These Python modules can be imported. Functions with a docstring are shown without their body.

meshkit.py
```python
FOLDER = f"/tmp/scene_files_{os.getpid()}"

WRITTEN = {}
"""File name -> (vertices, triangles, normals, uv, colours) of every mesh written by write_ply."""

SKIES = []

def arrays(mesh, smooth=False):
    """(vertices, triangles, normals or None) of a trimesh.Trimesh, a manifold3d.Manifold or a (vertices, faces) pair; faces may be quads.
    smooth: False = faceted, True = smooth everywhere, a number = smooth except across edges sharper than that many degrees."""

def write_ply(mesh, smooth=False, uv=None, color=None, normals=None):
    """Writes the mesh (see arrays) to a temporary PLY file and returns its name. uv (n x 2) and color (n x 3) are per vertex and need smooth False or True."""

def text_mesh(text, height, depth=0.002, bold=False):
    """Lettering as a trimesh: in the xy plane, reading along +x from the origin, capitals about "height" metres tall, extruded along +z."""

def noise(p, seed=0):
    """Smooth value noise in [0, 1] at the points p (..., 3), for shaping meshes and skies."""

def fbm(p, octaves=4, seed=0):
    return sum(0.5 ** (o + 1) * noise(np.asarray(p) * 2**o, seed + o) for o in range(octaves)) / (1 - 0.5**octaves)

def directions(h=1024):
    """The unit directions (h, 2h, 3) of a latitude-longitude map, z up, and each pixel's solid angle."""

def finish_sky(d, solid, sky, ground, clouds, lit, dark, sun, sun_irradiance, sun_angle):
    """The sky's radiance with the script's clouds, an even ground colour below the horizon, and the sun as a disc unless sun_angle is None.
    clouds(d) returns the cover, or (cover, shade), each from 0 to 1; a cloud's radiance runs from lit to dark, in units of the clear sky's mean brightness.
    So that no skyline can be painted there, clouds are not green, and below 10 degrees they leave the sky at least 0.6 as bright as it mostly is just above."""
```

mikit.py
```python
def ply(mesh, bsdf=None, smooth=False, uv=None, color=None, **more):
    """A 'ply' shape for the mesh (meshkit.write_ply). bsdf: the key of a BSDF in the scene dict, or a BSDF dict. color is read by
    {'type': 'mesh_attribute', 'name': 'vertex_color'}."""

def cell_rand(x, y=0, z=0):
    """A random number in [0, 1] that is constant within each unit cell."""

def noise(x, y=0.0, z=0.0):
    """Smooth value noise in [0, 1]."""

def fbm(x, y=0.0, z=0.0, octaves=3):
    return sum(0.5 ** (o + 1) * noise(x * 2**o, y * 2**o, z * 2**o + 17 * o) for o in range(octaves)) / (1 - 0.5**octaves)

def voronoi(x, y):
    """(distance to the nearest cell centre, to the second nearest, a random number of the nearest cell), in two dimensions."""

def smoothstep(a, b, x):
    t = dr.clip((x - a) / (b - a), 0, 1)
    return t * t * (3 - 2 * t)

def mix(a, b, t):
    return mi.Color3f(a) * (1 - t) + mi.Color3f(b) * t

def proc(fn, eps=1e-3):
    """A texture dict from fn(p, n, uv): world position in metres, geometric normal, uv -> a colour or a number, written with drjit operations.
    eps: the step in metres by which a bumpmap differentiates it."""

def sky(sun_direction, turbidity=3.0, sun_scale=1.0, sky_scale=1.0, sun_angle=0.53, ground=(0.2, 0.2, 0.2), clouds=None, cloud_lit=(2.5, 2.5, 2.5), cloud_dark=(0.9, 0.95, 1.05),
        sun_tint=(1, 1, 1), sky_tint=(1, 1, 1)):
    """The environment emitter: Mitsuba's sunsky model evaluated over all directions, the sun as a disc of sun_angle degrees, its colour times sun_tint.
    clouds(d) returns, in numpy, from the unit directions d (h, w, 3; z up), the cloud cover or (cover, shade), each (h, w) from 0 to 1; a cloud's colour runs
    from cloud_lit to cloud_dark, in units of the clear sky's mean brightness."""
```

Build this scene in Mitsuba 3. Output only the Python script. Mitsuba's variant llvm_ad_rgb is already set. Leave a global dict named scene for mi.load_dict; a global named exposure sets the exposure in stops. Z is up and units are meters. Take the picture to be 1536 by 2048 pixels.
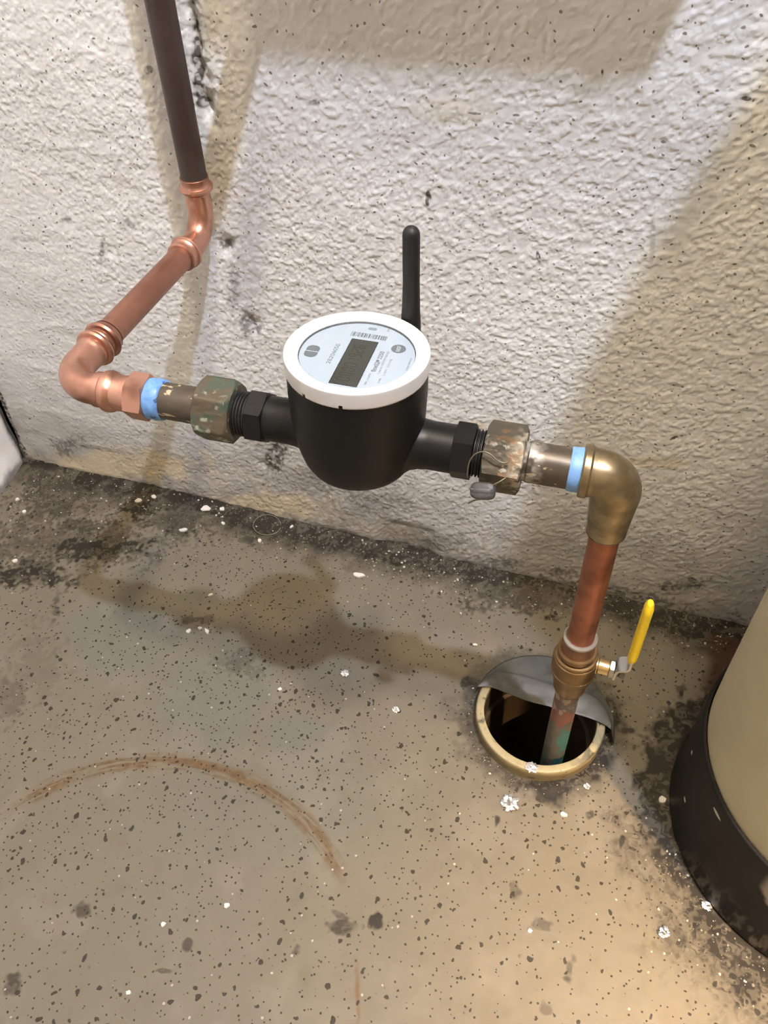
import math, random
import numpy as np, trimesh, mitsuba as mi, drjit as dr
import shapely.geometry as sg, shapely.affinity as sa
import mikit, meshkit
from mikit import noise, fbm, voronoi, cell_rand, smoothstep, mix, proc

T = mi.ScalarTransform4f
scene, labels = {}, {}
random.seed(7); RNG = np.random.default_rng(7)
A3 = lambda *v: np.array(v, float)

# ------------------------------------------------------------------ camera, lights, exposure
exposure = 0.12
CAM = A3(0.0, -0.6604, 0.7929)
FWD = A3(-0.233515, 0.647906, -0.725044); DOWN = A3(0.210518, -0.694286, -0.688222)
scene['camera'] = {'type': 'perspective', 'fov': 2 * math.degrees(math.atan(768 / 1660.1)), 'fov_axis': 'x', 'near_clip': 0.01, 'far_clip': 50.0,
                   'to_world': T().look_at(origin=CAM.tolist(), target=(CAM + FWD).tolist(), up=(-DOWN).tolist())}
BULB_POS, BULB_R, BULB_L = A3(0.48, -0.67, 2.46), 0.028, (5300.0, 5700.0, 7100.0)           # white ceiling bulb
WARM_POS, WARM_R, WARM_L = A3(0.13, -0.52, 2.44), 0.07, (640.0, 520.0, 345.0)               # warm bulb above the tank
WORK_POS, WORK_AIM, WORK_R, WORK_L = A3(0.78, -0.85, 0.95), A3(0.40, -0.51, 0.0), 0.022, (11500.0, 7600.0, 3900.0)   # warm clamp light, lower right

# ------------------------------------------------------------------ mesh helpers
def frame(d, ref=None):
    d = np.asarray(d, float) / np.linalg.norm(d)
    if ref is None: ref = A3(0, 0, 1) if abs(d[2]) < 0.9 else A3(1, 0, 0)
    u = ref - d * (ref @ d); u /= np.linalg.norm(u)
    return u, np.cross(d, u), d

def loft(rings, cap=True, loop=False):
    """Rings of n points each, joined side to side; flat caps at both ends, or the last ring joined to the first."""
    R = np.array(rings, float); k, n = R.shape[:2]
    v = R.reshape(-1, 3); f = []
    i, j = np.meshgrid(np.arange(k if loop else k - 1), np.arange(n), indexing='ij')
    a, b = i * n + j, i * n + (j + 1) % n
    c, d = ((i + 1) % k) * n + j, ((i + 1) % k) * n + (j + 1) % n
    f = np.vstack([np.stack([a, b, d], -1).reshape(-1, 3), np.stack([a, d, c], -1).reshape(-1, 3)])
    if cap and not loop:
        v = np.vstack([v, R[0].mean(0), R[-1].mean(0)]); q = np.arange(n)
        f = np.vstack([f, np.stack([(q + 1) % n, q, 0 * q + k * n], -1), np.stack([(k - 1) * n + q, (k - 1) * n + (q + 1) % n, 0 * q + k * n + 1], -1)])
    m = trimesh.Trimesh(v, f, process=False)
    if (cap or loop) and m.volume < 0: m.invert()
    return m

def circle(O, u, v, r, n=48):
    t = np.arange(n) * 2 * np.pi / n
    r = np.broadcast_to(r, (n,))
    return O + (r * np.cos(t))[:, None] * u + (r * np.sin(t))[:, None] * v

def lathe(O, d, prof, n=48, cap=True, loop=False, ref=None, wob=None):
    u, v, d = frame(d, ref); t = np.arange(n) * 2 * np.pi / n; rings = []
    for s, r in prof:
        rr = r if wob is None else r + wob(s, t)
        rings.append(circle(np.asarray(O) + s * d, u, v, max(r, 1e-5) if wob is None else rr, n))
    return loft(rings, cap, loop)

def hexring(O, d, s0, s1, flat, bore, phi=0.0, ch=0.0022, n=72, ref=None):
    """A hexagonal nut with chamfered corners and a bore, from s0 to s1 along d; flat = half the width across flats."""
    u, v, d = frame(d, ref); t = np.arange(n) * 2 * np.pi / n
    hexr = flat / np.cos((t + np.pi / 6) % (np.pi / 3) - np.pi / 6); t = t + phi
    corner = flat / math.cos(math.pi / 6); rings = []
    P = lambda s, r: np.asarray(O) + s * d + (r * np.cos(t))[:, None] * u + (r * np.sin(t))[:, None] * v
    lim = np.linspace(flat * 0.97, corner + 1e-5, 5)
    ss = np.linspace(0, ch, 5)
    for s, l in zip(ss, lim): rings.append(P(s0 + s, np.minimum(hexr, l)))
    for s, l in zip(ss[::-1], lim[::-1]): rings.append(P(s1 - s, np.minimum(hexr, l)))
    for s in (s1, s0): rings.append(P(s, np.full(n, bore)))
    return loft(rings, loop=True)

def tube(pts, radii, n=32, cap=True):
    p = np.asarray(pts, float); radii = np.broadcast_to(radii, (len(p),)); t = np.gradient(p, axis=0); t /= np.linalg.norm(t, axis=1, keepdims=True)
    u = frame(t[0])[0]; rings = []
    for q, d, r in zip(p, t, radii):
        u = u - d * (u @ d); u /= np.linalg.norm(u)
        rings.append(circle(q, u, np.cross(d, u), r, n))
    return loft(rings, cap)

def resample(pts, n):
    from scipy.interpolate import PchipInterpolator
    p = np.asarray(pts, float); s_ = np.r_[0, np.cumsum(np.linalg.norm(np.diff(p, axis=0), axis=1))]
    return np.stack([PchipInterpolator(s_, p[:, k])(np.linspace(0, s_[-1], n)) for k in range(3)], -1)

def spline(pts, n):
    from scipy.interpolate import CubicSpline
    p = np.asarray(pts, float); s = np.r_[0, np.cumsum(np.linalg.norm(np.diff(p, axis=0), axis=1))]
    return CubicSpline(s, p)(np.linspace(0, s[-1], n))

def bend(A, C, B, r, step=0.0012):
    """Points from A to B round the corner C with bend radius r, and the running length."""
    a, b = A - C, B - C; la, lb = np.linalg.norm(a), np.linalg.norm(b); a, b = a / la, b / lb
    th = math.acos(np.clip(a @ b, -1, 1)); tl = r / math.tan(th / 2)
    O = C + (a + b) / np.linalg.norm(a + b) * r / math.sin(th / 2)
    p0, p1 = C + a * tl, C + b * tl
    x = (p0 - O) / r; y = b - x * 0; w = (p1 - O) / r; ang = math.acos(np.clip(x @ w, -1, 1)); y = (w - x * math.cos(ang)) / math.sin(ang)
    pts = [A + (p0 - A) * s for s in np.linspace(0, 1, max(2, int((la - tl) / step)))]
    pts += [O + r * (math.cos(q) * x + math.sin(q) * y) for q in np.linspace(0, ang, max(8, int(r * ang / step)))[1:-1]]
    pts += [p1 + (B - p1) * s for s in np.linspace(0, 1, max(2, int((lb - tl) / step)))]
    pts = np.array(pts); s = np.r_[0, np.cumsum(np.linalg.norm(np.diff(pts, axis=0), axis=1))]
    return pts, s

def rbox(c, e, r=0.001, rot=None):
    """A box with rounded edges: centre c, full sizes e, columns of rot = its axes."""
    import manifold3d as mf
    h = np.asarray(e, float) / 2 - r
    b = trimesh.creation.icosphere(1, r)
    pts = np.vstack([b.vertices + h * A3(i, j, k) for i in (-1, 1) for j in (-1, 1) for k in (-1, 1)])
    m = trimesh.convex.convex_hull(pts)
    v = m.vertices @ (np.eye(3) if rot is None else np.asarray(rot).T) + np.asarray(c)
    return trimesh.Trimesh(v, m.faces, process=False)

def cat(*ms): return trimesh.util.concatenate([m for x in ms for m in (x if isinstance(x, list) else [x])])

def add(key, mesh, mat, label=None, category=None, group=None, kind=None, smooth=30, **more):
    if key in scene:
        k = 1
        while f'{key}_{k:03d}' in scene: k += 1
        key = f'{key}_{k:03d}'
    scene[key] = mikit.ply(mesh, mat, smooth=smooth, **more)
    d = {k: v for k, v in dict(label=label, category=category, group=group, kind=kind).items() if v}
    if d: labels[key] = d
    return key

def thing(key, label, category, group=None):
    labels[key] = {'label': label, 'category': category, **({'group': group} if group else {})}
    return key

# ------------------------------------------------------------------ materials
def mat(key, color, rough=0.5, metallic=0.0, spec=0.5, bump=None, eps=1e-3, scale=1.0, **kw):
    c = {'type': 'rgb', 'value': list(color)} if isinstance(color, (tuple, list)) else proc(color)
    r = float(rough) if not callable(rough) else proc(rough)
    b = {'type': 'principled', 'base_color': c, 'roughness': r, 'metallic': float(metallic) if not callable(metallic) else proc(metallic), 'specular': spec, **kw}
    if bump is not None: b = {'type': 'bumpmap', 'arbitrary': proc(bump, eps), 'scale': scale, 'bsdf': b}
    scene[key] = {'type': 'twosided', 'bsdf': b}

def blobs(x, y, table, nz):
    """Largest cover of soft-edged elliptical stains (x, y, rx, ry, angle, strength); nz in -0.5..0.5 frays the edges."""
    m = mi.Float(0)
    for bx, by, rx, ry, a, s in table:
        ca, sn = math.cos(a), math.sin(a); dx, dy = x - bx, y - by
        d = dr.sqrt(dr.square((ca * dx + sn * dy) / rx) + dr.square((ca * dy - sn * dx) / ry)) + nz
        m = dr.maximum(m, s * smoothstep(1.25, 0.45, d))
    return m

WALL_DIRT = [(-.3875, .565, .050, .0048, 1.45, .85), (-.3909, .5208, .0074, .0054, 1.03, .9), (-.3933, .3869, .0085, .0059, -2.59, .6), (-.3939, .3368, .025, .0077, 1.36, .4), (-.3794, .3035, .0203, .012, 1.21, .5),
    (-.378, .1077, .0452, .0143, 1.39, .65), (-.3931, .1323, .028, .0178, 1.06, .35), (-.4443, .1435, .0305, .0175, -2.64, .35), (-.6834, .0498, .0354, .0176, -2.6, .5), (-.539, .3644, .014, .004, 1.22, .55),
    (-.5742, .3883, .0081, .0041, -2.8, .5), (-.1872, .461, .0052, .0018, 1.5, .95), (-.0569, .5703, .0040, .0014, 1.75, .95), (.0445, .5631, .0039, .0017, -3.1, .95), (.0631, .2505, .0052, .0022, -2.57, .95),
    (-.0873, .4206, .0052, .0014, 1.9, .7), (-.286, .5303, .0072, .0031, -3.01, .5), (-.2558, .0654, .0543, .0253, -2.75, .35), (-.0899, .014, .0318, .0125, -2.76, .55), (-.0174, .0207, .0242, .0124, -2.72, .6),
    (.1225, .0455, .0266, .0103, -2.77, .65), (-.1661, .0258, .0399, .0194, -2.73, .35), (-.3196, .0858, .0429, .0242, -2.67, .35), (-.6298, .358, .0269, .0046, -2.98, .3), (-.4976, .3934, .0126, .0071, -2.77, .4),
    (-.4368, .5432, .0041, .0023, -2.88, .5), (.08, .008, .11, .012, 0.0, .6), (-.774, .12, .2, .006, 1.57, .95)]
WALL_GREY = [(-.205, .020, .046, .017, -.08, .9), (-.290, .004, .05, .006, 0.0, .7), (.0035, .447, .022, .0022, 1.75, .35), (.083, .56, .05, .002, 1.75, .3)]
WALL_YELLOW = [(-.6237, .0287, .1655, .0274, -2.86, .6), (-.4103, .0145, .1199, .0238, -2.83, .5), (.0486, .214, .0426, .008, -2.88, .45), (-.1702, .5352, .0361, .0154, -3.03, .3), (-.135, .2153, .0155, .0081, -2.83, .55)]

def wall_color(p, n, uv):
    x, z = p.x, p.z
    n1 = fbm(x * 55, z * 55, 3.1); n2 = fbm(x * 11, z * 11, 7.7); n3 = noise(x * 260, z * 260, 1.0)
    c = mix((.655, .675, .685), (.57, .58, .585), n2)
    c = mix(c, (.52, .50, .48), .30 * smoothstep(.58, .85, n1))
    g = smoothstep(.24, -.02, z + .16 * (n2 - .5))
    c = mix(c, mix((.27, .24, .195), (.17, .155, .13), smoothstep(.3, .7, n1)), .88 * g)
    c = mix(c, (.50, .41, .25), blobs(x, z, WALL_YELLOW, 1.0 * (n1 - .5)))
    c = mix(c, (.20, .18, .145), blobs(x, z, WALL_GREY, .9 * (n1 - .5)))
    m = dr.minimum(.95, 1.35 * blobs(x, z, WALL_DIRT, 2.0 * (n1 - .5) + .7 * (n3 - .5))) * (.45 + .55 * smoothstep(.28, .55, noise(x * 330, z * 330, 5.0)))
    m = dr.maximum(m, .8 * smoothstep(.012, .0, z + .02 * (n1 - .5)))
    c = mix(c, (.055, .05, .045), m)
    f, s2, w = voronoi(x / .0092 + 2.5 * n1, z / .0092 + 2.5 * n2)
    hole = smoothstep(.105, .06, f - .07 * dr.square(n3)) * smoothstep(.72, .76, w + .30 * (x + .35))
    c = mix(c, (.10, .085, .07), .85 * hole)
    return c
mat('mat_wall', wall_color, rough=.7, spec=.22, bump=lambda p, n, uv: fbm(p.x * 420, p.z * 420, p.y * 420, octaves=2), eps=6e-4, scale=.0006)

def plain_wall(p, n, uv):
    return mix((.245, .195, .118), (.22, .175, .104), fbm(p.x * 4, p.y * 4, p.z * 4))
mat('mat_room', plain_wall, rough=.8, spec=.2)
def left_wall(p, n, uv):
    n1 = fbm(p.y * 60, p.z * 60, 2.0)
    c = mix((.70, .69, .68), (.55, .53, .51), fbm(p.y * 18, p.z * 18, 4.0))
    m = smoothstep(.016, .004, -p.y + .012 * (n1 - .5)) + smoothstep(.02, .0, p.z + .025 * (n1 - .5)) * .8
    return mix(c, (.06, .055, .05), dr.clip(m, 0, 1) * .95)
mat('mat_wall_left', left_wall, rough=.6, spec=.3)

FLOOR_DIRT = [(-.62, -.12, .13, .05, -2.9, .45), (-.66, -.185, .085, .020, -2.88, .75), (-.60, -.135, .06, .020, -2.85, .75), (-.70, -.03, .07, .03, -3.0, .6), (-.52, -.045, .06, .03, -2.9, .55), (-.03, -.03, .10, .022, -2.85, .55), (-.6839, -.0682, .0714, .0477, -3.13, .55), (-.5841, -.117, .0585, .0208, -2.88, .85), (-.6513, -.1723, .0449, .0144, -2.88, .7), (-.5661, -.0403, .0379, .0249, -3.03, .75), (-.622, -.0923, .0468, .0191, -2.9, .6),
    (-.4403, -.0183, .0795, .0196, -2.86, .5), (-.3955, -.0298, .0392, .019, -2.88, .6), (-.5836, -.2168, .0231, .007, 2.19, .45), (-.4112, -.1828, .0179, .0072, -2.88, .5), (-.0862, -.0115, .0365, .0171, -2.82, .7),
    (-.0363, -.0456, .0166, .013, -2.67, .55), (-.0152, -.0573, .0093, .0057, -2.77, .95), (.149, -.0035, .06, .012, -2.83, .85), (.1353, -.1144, .0104, .0076, 1.36, .8), (-.0893, -.1708, .007, .0065, 1.47, .65),
    (.0847, -.1784, .0083, .004, -2.78, .65), (.0189, -.275, .0138, .0061, -2.8, .65), (.0086, -.3716, .0079, .0054, 1.7, .45), (-.1304, -.4478, .0122, .0061, -2.84, .6), (-.136, -.440, .012, .003, -.1, .5), (-.104, -.4349, .008, .0058, 1.91, .7),
    (-.1629, -.4803, .0053, .0039, 2.07, .55), (-.2661, -.5299, .0079, .0016, -2.85, .45), (-.3647, -.5078, .0077, .0054, -3.12, .55), (-.3861, -.5801, .0093, .0063, 2.51, .6), (-.2563, -.5048, .0042, .0035, 2.96, .55),
    (-.0206, -.3114, .0069, .0034, 1.77, .65), (.0637, -.2794, .0071, .0047, 1.59, .55), (.0967, -.2944, .0068, .0037, 1.62, .65), (.0367, -.3932, .0111, .0042, -2.81, .4), (.0534, -.4577, .0054, .0047, 1.16, .35),
    (-.5544, -.2927, .0612, .0323, 2.29, .15), (-.5597, -.3417, .0279, .0195, 2.61, .3), (-.3363, -.2248, .0341, .0195, -2.91, .3), (.1558, -.3721, .0059, .0041, 1.41, .65), (.1126, -.248, .0132, .0093, 1.46, .5), (.0681, -.4212, .0094, .0042, 1.7, .55)]
FLOOR_COOL = [(-.4939, -.2309, .0798, .0582, 3.12, .5), (-.3485, -.2755, .0707, .0602, 2.75, .5), (-.2264, -.2871, .0578, .0388, -2.9, .45), (-.3106, -.2406, .0346, .0301, 2.94, .5), (-.4237, -.1518, .0306, .015, -2.9, .55), (-.2306, -.3569, .1491, .0588, -2.85, .3)]

def floor_color(p, n, uv):
    x, y = p.x, p.y
    n1 = fbm(.9 * x * 60 + .44 * y * 60, -.44 * x * 60 + .9 * y * 60, 2.3, octaves=4); n2 = fbm(x * 9, y * 9, 5.1); n3 = noise(x * 240, y * 240, 3.0); rx, ry = .82 * x + .57 * y, -.57 * x + .82 * y; n4 = noise(x * 420, y * 420, 9.0)
    c = mix((.140, .126, .096), (.118, .105, .079), n2)
    c = mix(c, (.108, .118, .098), blobs(x, y, FLOOR_COOL, 1.1 * (n2 - .5) + .5 * (n1 - .5)))
    c = mix(c, (.175, .158, .130), .35 * smoothstep(.55, .8, fbm(x * 25, y * 25, 8.0)))
    c = mix(c, (.10, .085, .065), .28 * smoothstep(.52, .8, n1))
    # rust ring left by a can, and a rust run beside it
    dx, dy = x + .2986, y + .5702; r = dr.sqrt(dx * dx + dy * dy); a = dr.atan2(dy, dx)
    ring = smoothstep(.0125, .002, dr.abs(r - .2238 + .010 * (n1 - .5)) ) * smoothstep(.72, .95, a) * smoothstep(2.62, 2.4, a)
    c = mix(c, mix((.070, .034, .011), (.125, .080, .034), n3), ring * (.25 + .6 * smoothstep(.35, .6, fbm(r * 420, a * 9, 6.0))))
    st = dr.abs((x + .108) * .93 - (y + .474) * -.36 + .002 * (n1 - .5))
    c = mix(c, (.11, .052, .018), .7 * smoothstep(.0032, .0004, st) * smoothstep(-.462, -.478, y) * smoothstep(.3, .55, n1))
    # grime: along the wall, round the sleeve, round the tank boot, and separate stains
    m = blobs(x, y, FLOOR_DIRT, 2.3 * (n1 - .5) + .9 * (n3 - .5))
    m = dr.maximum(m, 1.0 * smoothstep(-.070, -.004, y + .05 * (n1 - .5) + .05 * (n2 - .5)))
    rs = dr.sqrt(dr.square(x + .0032) + dr.square(y + .1945)); q = n1 - .5
    m = dr.maximum(m, (.6 + .35 * smoothstep(-.03, .04, x)) * smoothstep(.098, .066, rs + .055 * q))
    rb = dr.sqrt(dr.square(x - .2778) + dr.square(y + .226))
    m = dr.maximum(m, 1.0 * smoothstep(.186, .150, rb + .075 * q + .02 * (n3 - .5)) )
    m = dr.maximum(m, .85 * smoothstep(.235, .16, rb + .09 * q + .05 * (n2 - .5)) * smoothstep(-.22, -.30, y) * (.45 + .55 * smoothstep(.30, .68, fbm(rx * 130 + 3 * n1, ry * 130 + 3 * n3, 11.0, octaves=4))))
    m = dr.minimum(m * 1.3, .95) * (.68 + .32 * smoothstep(.3, .55, fbm(rx * 150 + 3 * n3, ry * 150 + 3 * n1, 4.0, octaves=3)))
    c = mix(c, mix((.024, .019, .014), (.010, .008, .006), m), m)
    # bare reddish brown patch by the wall behind the tank
    pt = smoothstep(.154, .168, x + .012 * q + .25 * dr.maximum(y + .09, 0) * 0) * smoothstep(-.112, -.10, y) * smoothstep(-.022, -.03, y)
    c = mix(c, (.045, .021, .012), pt * .9)
    # chips in the paint: dark specks of two sizes, pale specks
    wx, wy = x + .004 * n1, y + .004 * n3
    dens = .30 + .55 * fbm(x * 7 + 3, y * 7, 1.0) + .22 * smoothstep(.12, .0, dr.sqrt(dr.square(x + .35) + dr.square(y + .25)) - .1)
    f, s2, w = voronoi(wx / .0105, wy / .0105)
    sp = smoothstep(.02, -.02, f - (.03 + .19 * dr.square(cell_rand(w * 997, 3))) * (.6 + .8 * n4)) * smoothstep(1.02, 1.0, w + 1 - dens * .95)
    f2, s3, w2 = voronoi(x / .0052 + 40, y / .0052 + 17)
    sp = dr.maximum(sp, smoothstep(.03, -.03, f2 - .16 * (.5 + n4)) * smoothstep(.78, .80, w2 + .3 * (dens - .55)))
    c = mix(c, (.020, .016, .011), .92 * sp)
    f4, s4, w4 = voronoi(x / .017 + 9, y / .017 + 31)
    c = mix(c, (.33, .31, .265), .8 * smoothstep(.015, -.01, f4 - .065 * (.3 + n4)) * smoothstep(.86, .88, w4))
    return c
def floor_rough(p, n, uv):
    return .40 + .25 * noise(p.x * 60, p.y * 60, 2.0)
mat('mat_floor', floor_color, rough=floor_rough, spec=.2, bump=lambda p, n, uv: fbm(p.x * 150, p.y * 150, 3.0, octaves=3), eps=8e-4, scale=.0004)

def copper(tint, dark, amt, sc=60):
    return lambda p, n, uv: mix(tint, dark, amt * smoothstep(.35, .75, fbm(p.x * sc, p.y * sc, p.z * sc)))
mat('mat_copper', copper((.60, .325, .245), (.27, .125, .085), .8, 45), rough=lambda p, n, uv: .26 + .16 * noise(p.x * 90, p.y * 90, p.z * 90), metallic=.92, spec=.5)
mat('mat_copper_red', copper((.38, .15, .092), (.18, .063, .037), .9, 38), rough=lambda p, n, uv: .34 + .2 * noise(p.x * 70, p.y * 70, p.z * 70), metallic=.85, spec=.5)
mat('mat_copper_pipe', copper((.37, .18, .13), (.24, .11, .08), .8, 30), rough=.38, metallic=.88, spec=.5)
mat('mat_dark_pipe', copper((.034, .021, .018), (.055, .044, .041), .45, 24), rough=.42, metallic=.25, spec=.5)
def old_copper(p, n, uv):
    n1 = fbm(p.x * 95, p.y * 95, p.z * 75, octaves=4); n2 = fbm(p.x * 170, p.y * 170, p.z * 90 + 4, octaves=4)
    c = mix((.065, .058, .045), (.095, .095, .078), n2)
    c = mix(c, (.035, .115, .105), smoothstep(.45, .58, n1 + .28 * smoothstep(.012, .028, p.x) - .16) * smoothstep(.085, .05, p.z))
    c = mix(c, (.15, .062, .045), smoothstep(.50, .56, fbm(p.x * 60, p.y * 60 + 9, p.z * 45)) * smoothstep(.045, .07, p.z) * smoothstep(.135, .11, p.z))
    return mix(c, (.24, .22, .18), smoothstep(.58, .64, n2) * smoothstep(.07, .10, p.z) * .7)
mat('mat_old_copper', old_copper, rough=.55, metallic=.25)
def brass_c(p, n, uv):
    n1 = fbm(p.x * 80, p.y * 80, p.z * 80)
    return mix((.33, .265, .165), (.21, .16, .092), smoothstep(.3, .8, n1))
mat('mat_brass', brass_c, rough=.33, metallic=.88)
mat('mat_brass_valve', lambda p, n, uv: mix((.27, .175, .08), (.12, .07, .032), fbm(p.x * 70, p.y * 70, p.z * 70)), rough=.36, metallic=.8)
mat('mat_brass_bright', (.80, .60, .32), rough=.25, metallic=1.0)
mat('mat_brown_barrel', (.16, .075, .042), rough=.45, metallic=.5)
def patina_green(p, n, uv):
    n1 = fbm(p.x * 170, p.y * 170, p.z * 170, octaves=4); n2 = fbm(p.x * 90 + 3, p.y * 90, p.z * 90, octaves=4); n3 = noise(p.x * 330, p.y * 330, p.z * 330)
    c = mix((.105, .082, .05), (.055, .046, .033), n1)
    c = mix(c, (.050, .072, .055), smoothstep(.45, .62, n2))
    return mix(c, (.34, .37, .30), .75 * smoothstep(.56, .72, n1) * smoothstep(.2, .7, n3))
mat('mat_nut_green', patina_green, rough=.55, metallic=.35, bump=lambda p, n, uv: fbm(p.x * 300, p.y * 300, p.z * 300), scale=.0008, eps=5e-4)
def patina_grey(p, n, uv):
    n1 = fbm(p.x * 170, p.y * 170, p.z * 170, octaves=4); n2 = fbm(p.x * 110 + 3, p.y * 110, p.z * 110, octaves=4); n3 = noise(p.x * 330, p.y * 330, p.z * 330)
    c = mix((.098, .086, .062), (.042, .037, .028), n1)
    c = mix(c, (.42, .37, .28), .85 * smoothstep(.42, .60, n2) * smoothstep(-.062, -.048, p.x))
    c = mix(c, (.20, .10, .045), .5 * smoothstep(.66, .72, n2 + .1 * n3))
    return mix(c, (.36, .34, .29), .7 * smoothstep(.62, .72, n1))
mat('mat_nut_grey', patina_grey, rough=.48, metallic=.5, bump=lambda p, n, uv: fbm(p.x * 300, p.y * 300, p.z * 300), scale=.0008, eps=5e-4)
def nipple_c(lo, hi):
    def f(p, n, uv):
        n1 = fbm(p.x * 120, p.y * 210, p.z * 210, octaves=4); n2 = noise(p.x * 500, p.y * 500, p.z * 500)
        c = mix((.040, .031, .024), (.085, .068, .050), n1)
        c = mix(c, (.45, .38, .26), smoothstep(.64, .72, n1 + .10 * (n2 - .5)) * .85)
        return mix(c, (.42, .42, .38), smoothstep(hi, lo, p.x + .012 * (n1 - .5)) * smoothstep(.35, .6, fbm(p.x * 160, p.y * 160, p.z * 160)) * .75)
    return f
mat('mat_nipple_left', nipple_c(-.7, -.69), rough=.42, metallic=.35)
mat('mat_nipple_right', nipple_c(-.045, -.033), rough=.40, metallic=.35)
mat('mat_blue_tape', lambda p, n, uv: mix((.10, .22, .47), (.17, .33, .58), fbm(p.x * 260, p.y * 260, p.z * 260)), rough=.5)
mat('mat_blue_sealant', lambda p, n, uv: mix(mix((.06, .16, .42), (.16, .33, .60), fbm(p.x * 260, p.y * 260, p.z * 260)), (.02, .05, .14), .8 * smoothstep(.62, .7, fbm(p.x * 200, p.y * 200 + 8, p.z * 200))), rough=.42)
mat('mat_black_plastic', (.0058, .0061, .0068), rough=.40, spec=.22)
mat('mat_black_rubber', (.010, .0105, .012), rough=.5, spec=.3)
mat('mat_thread', (.008, .008, .009), rough=.5, spec=.4)
mat('mat_white_plastic', (.52, .52, .525), rough=.4, spec=.5)
mat('mat_dial', (.30, .365, .43), rough=.4)
mat('mat_gasket', (.05, .065, .075), rough=.5)
mat('mat_print', (.085, .105, .118), rough=.6)
mat('mat_print_light', (.15, .18, .195), rough=.6)
mat('mat_lcd', lambda p, n, uv: mix((.030, .036, .031), (.022, .026, .025), fbm(p.x * 60, p.y * 60)), rough=.28)
mat('mat_lcd_edge', (.012, .015, .02), rough=.3)
mat('mat_lcd_ink', (.013, .016, .013), rough=.35)
scene['mat_glass'] = {'type': 'thindielectric', 'int_ior': 1.45}
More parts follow.
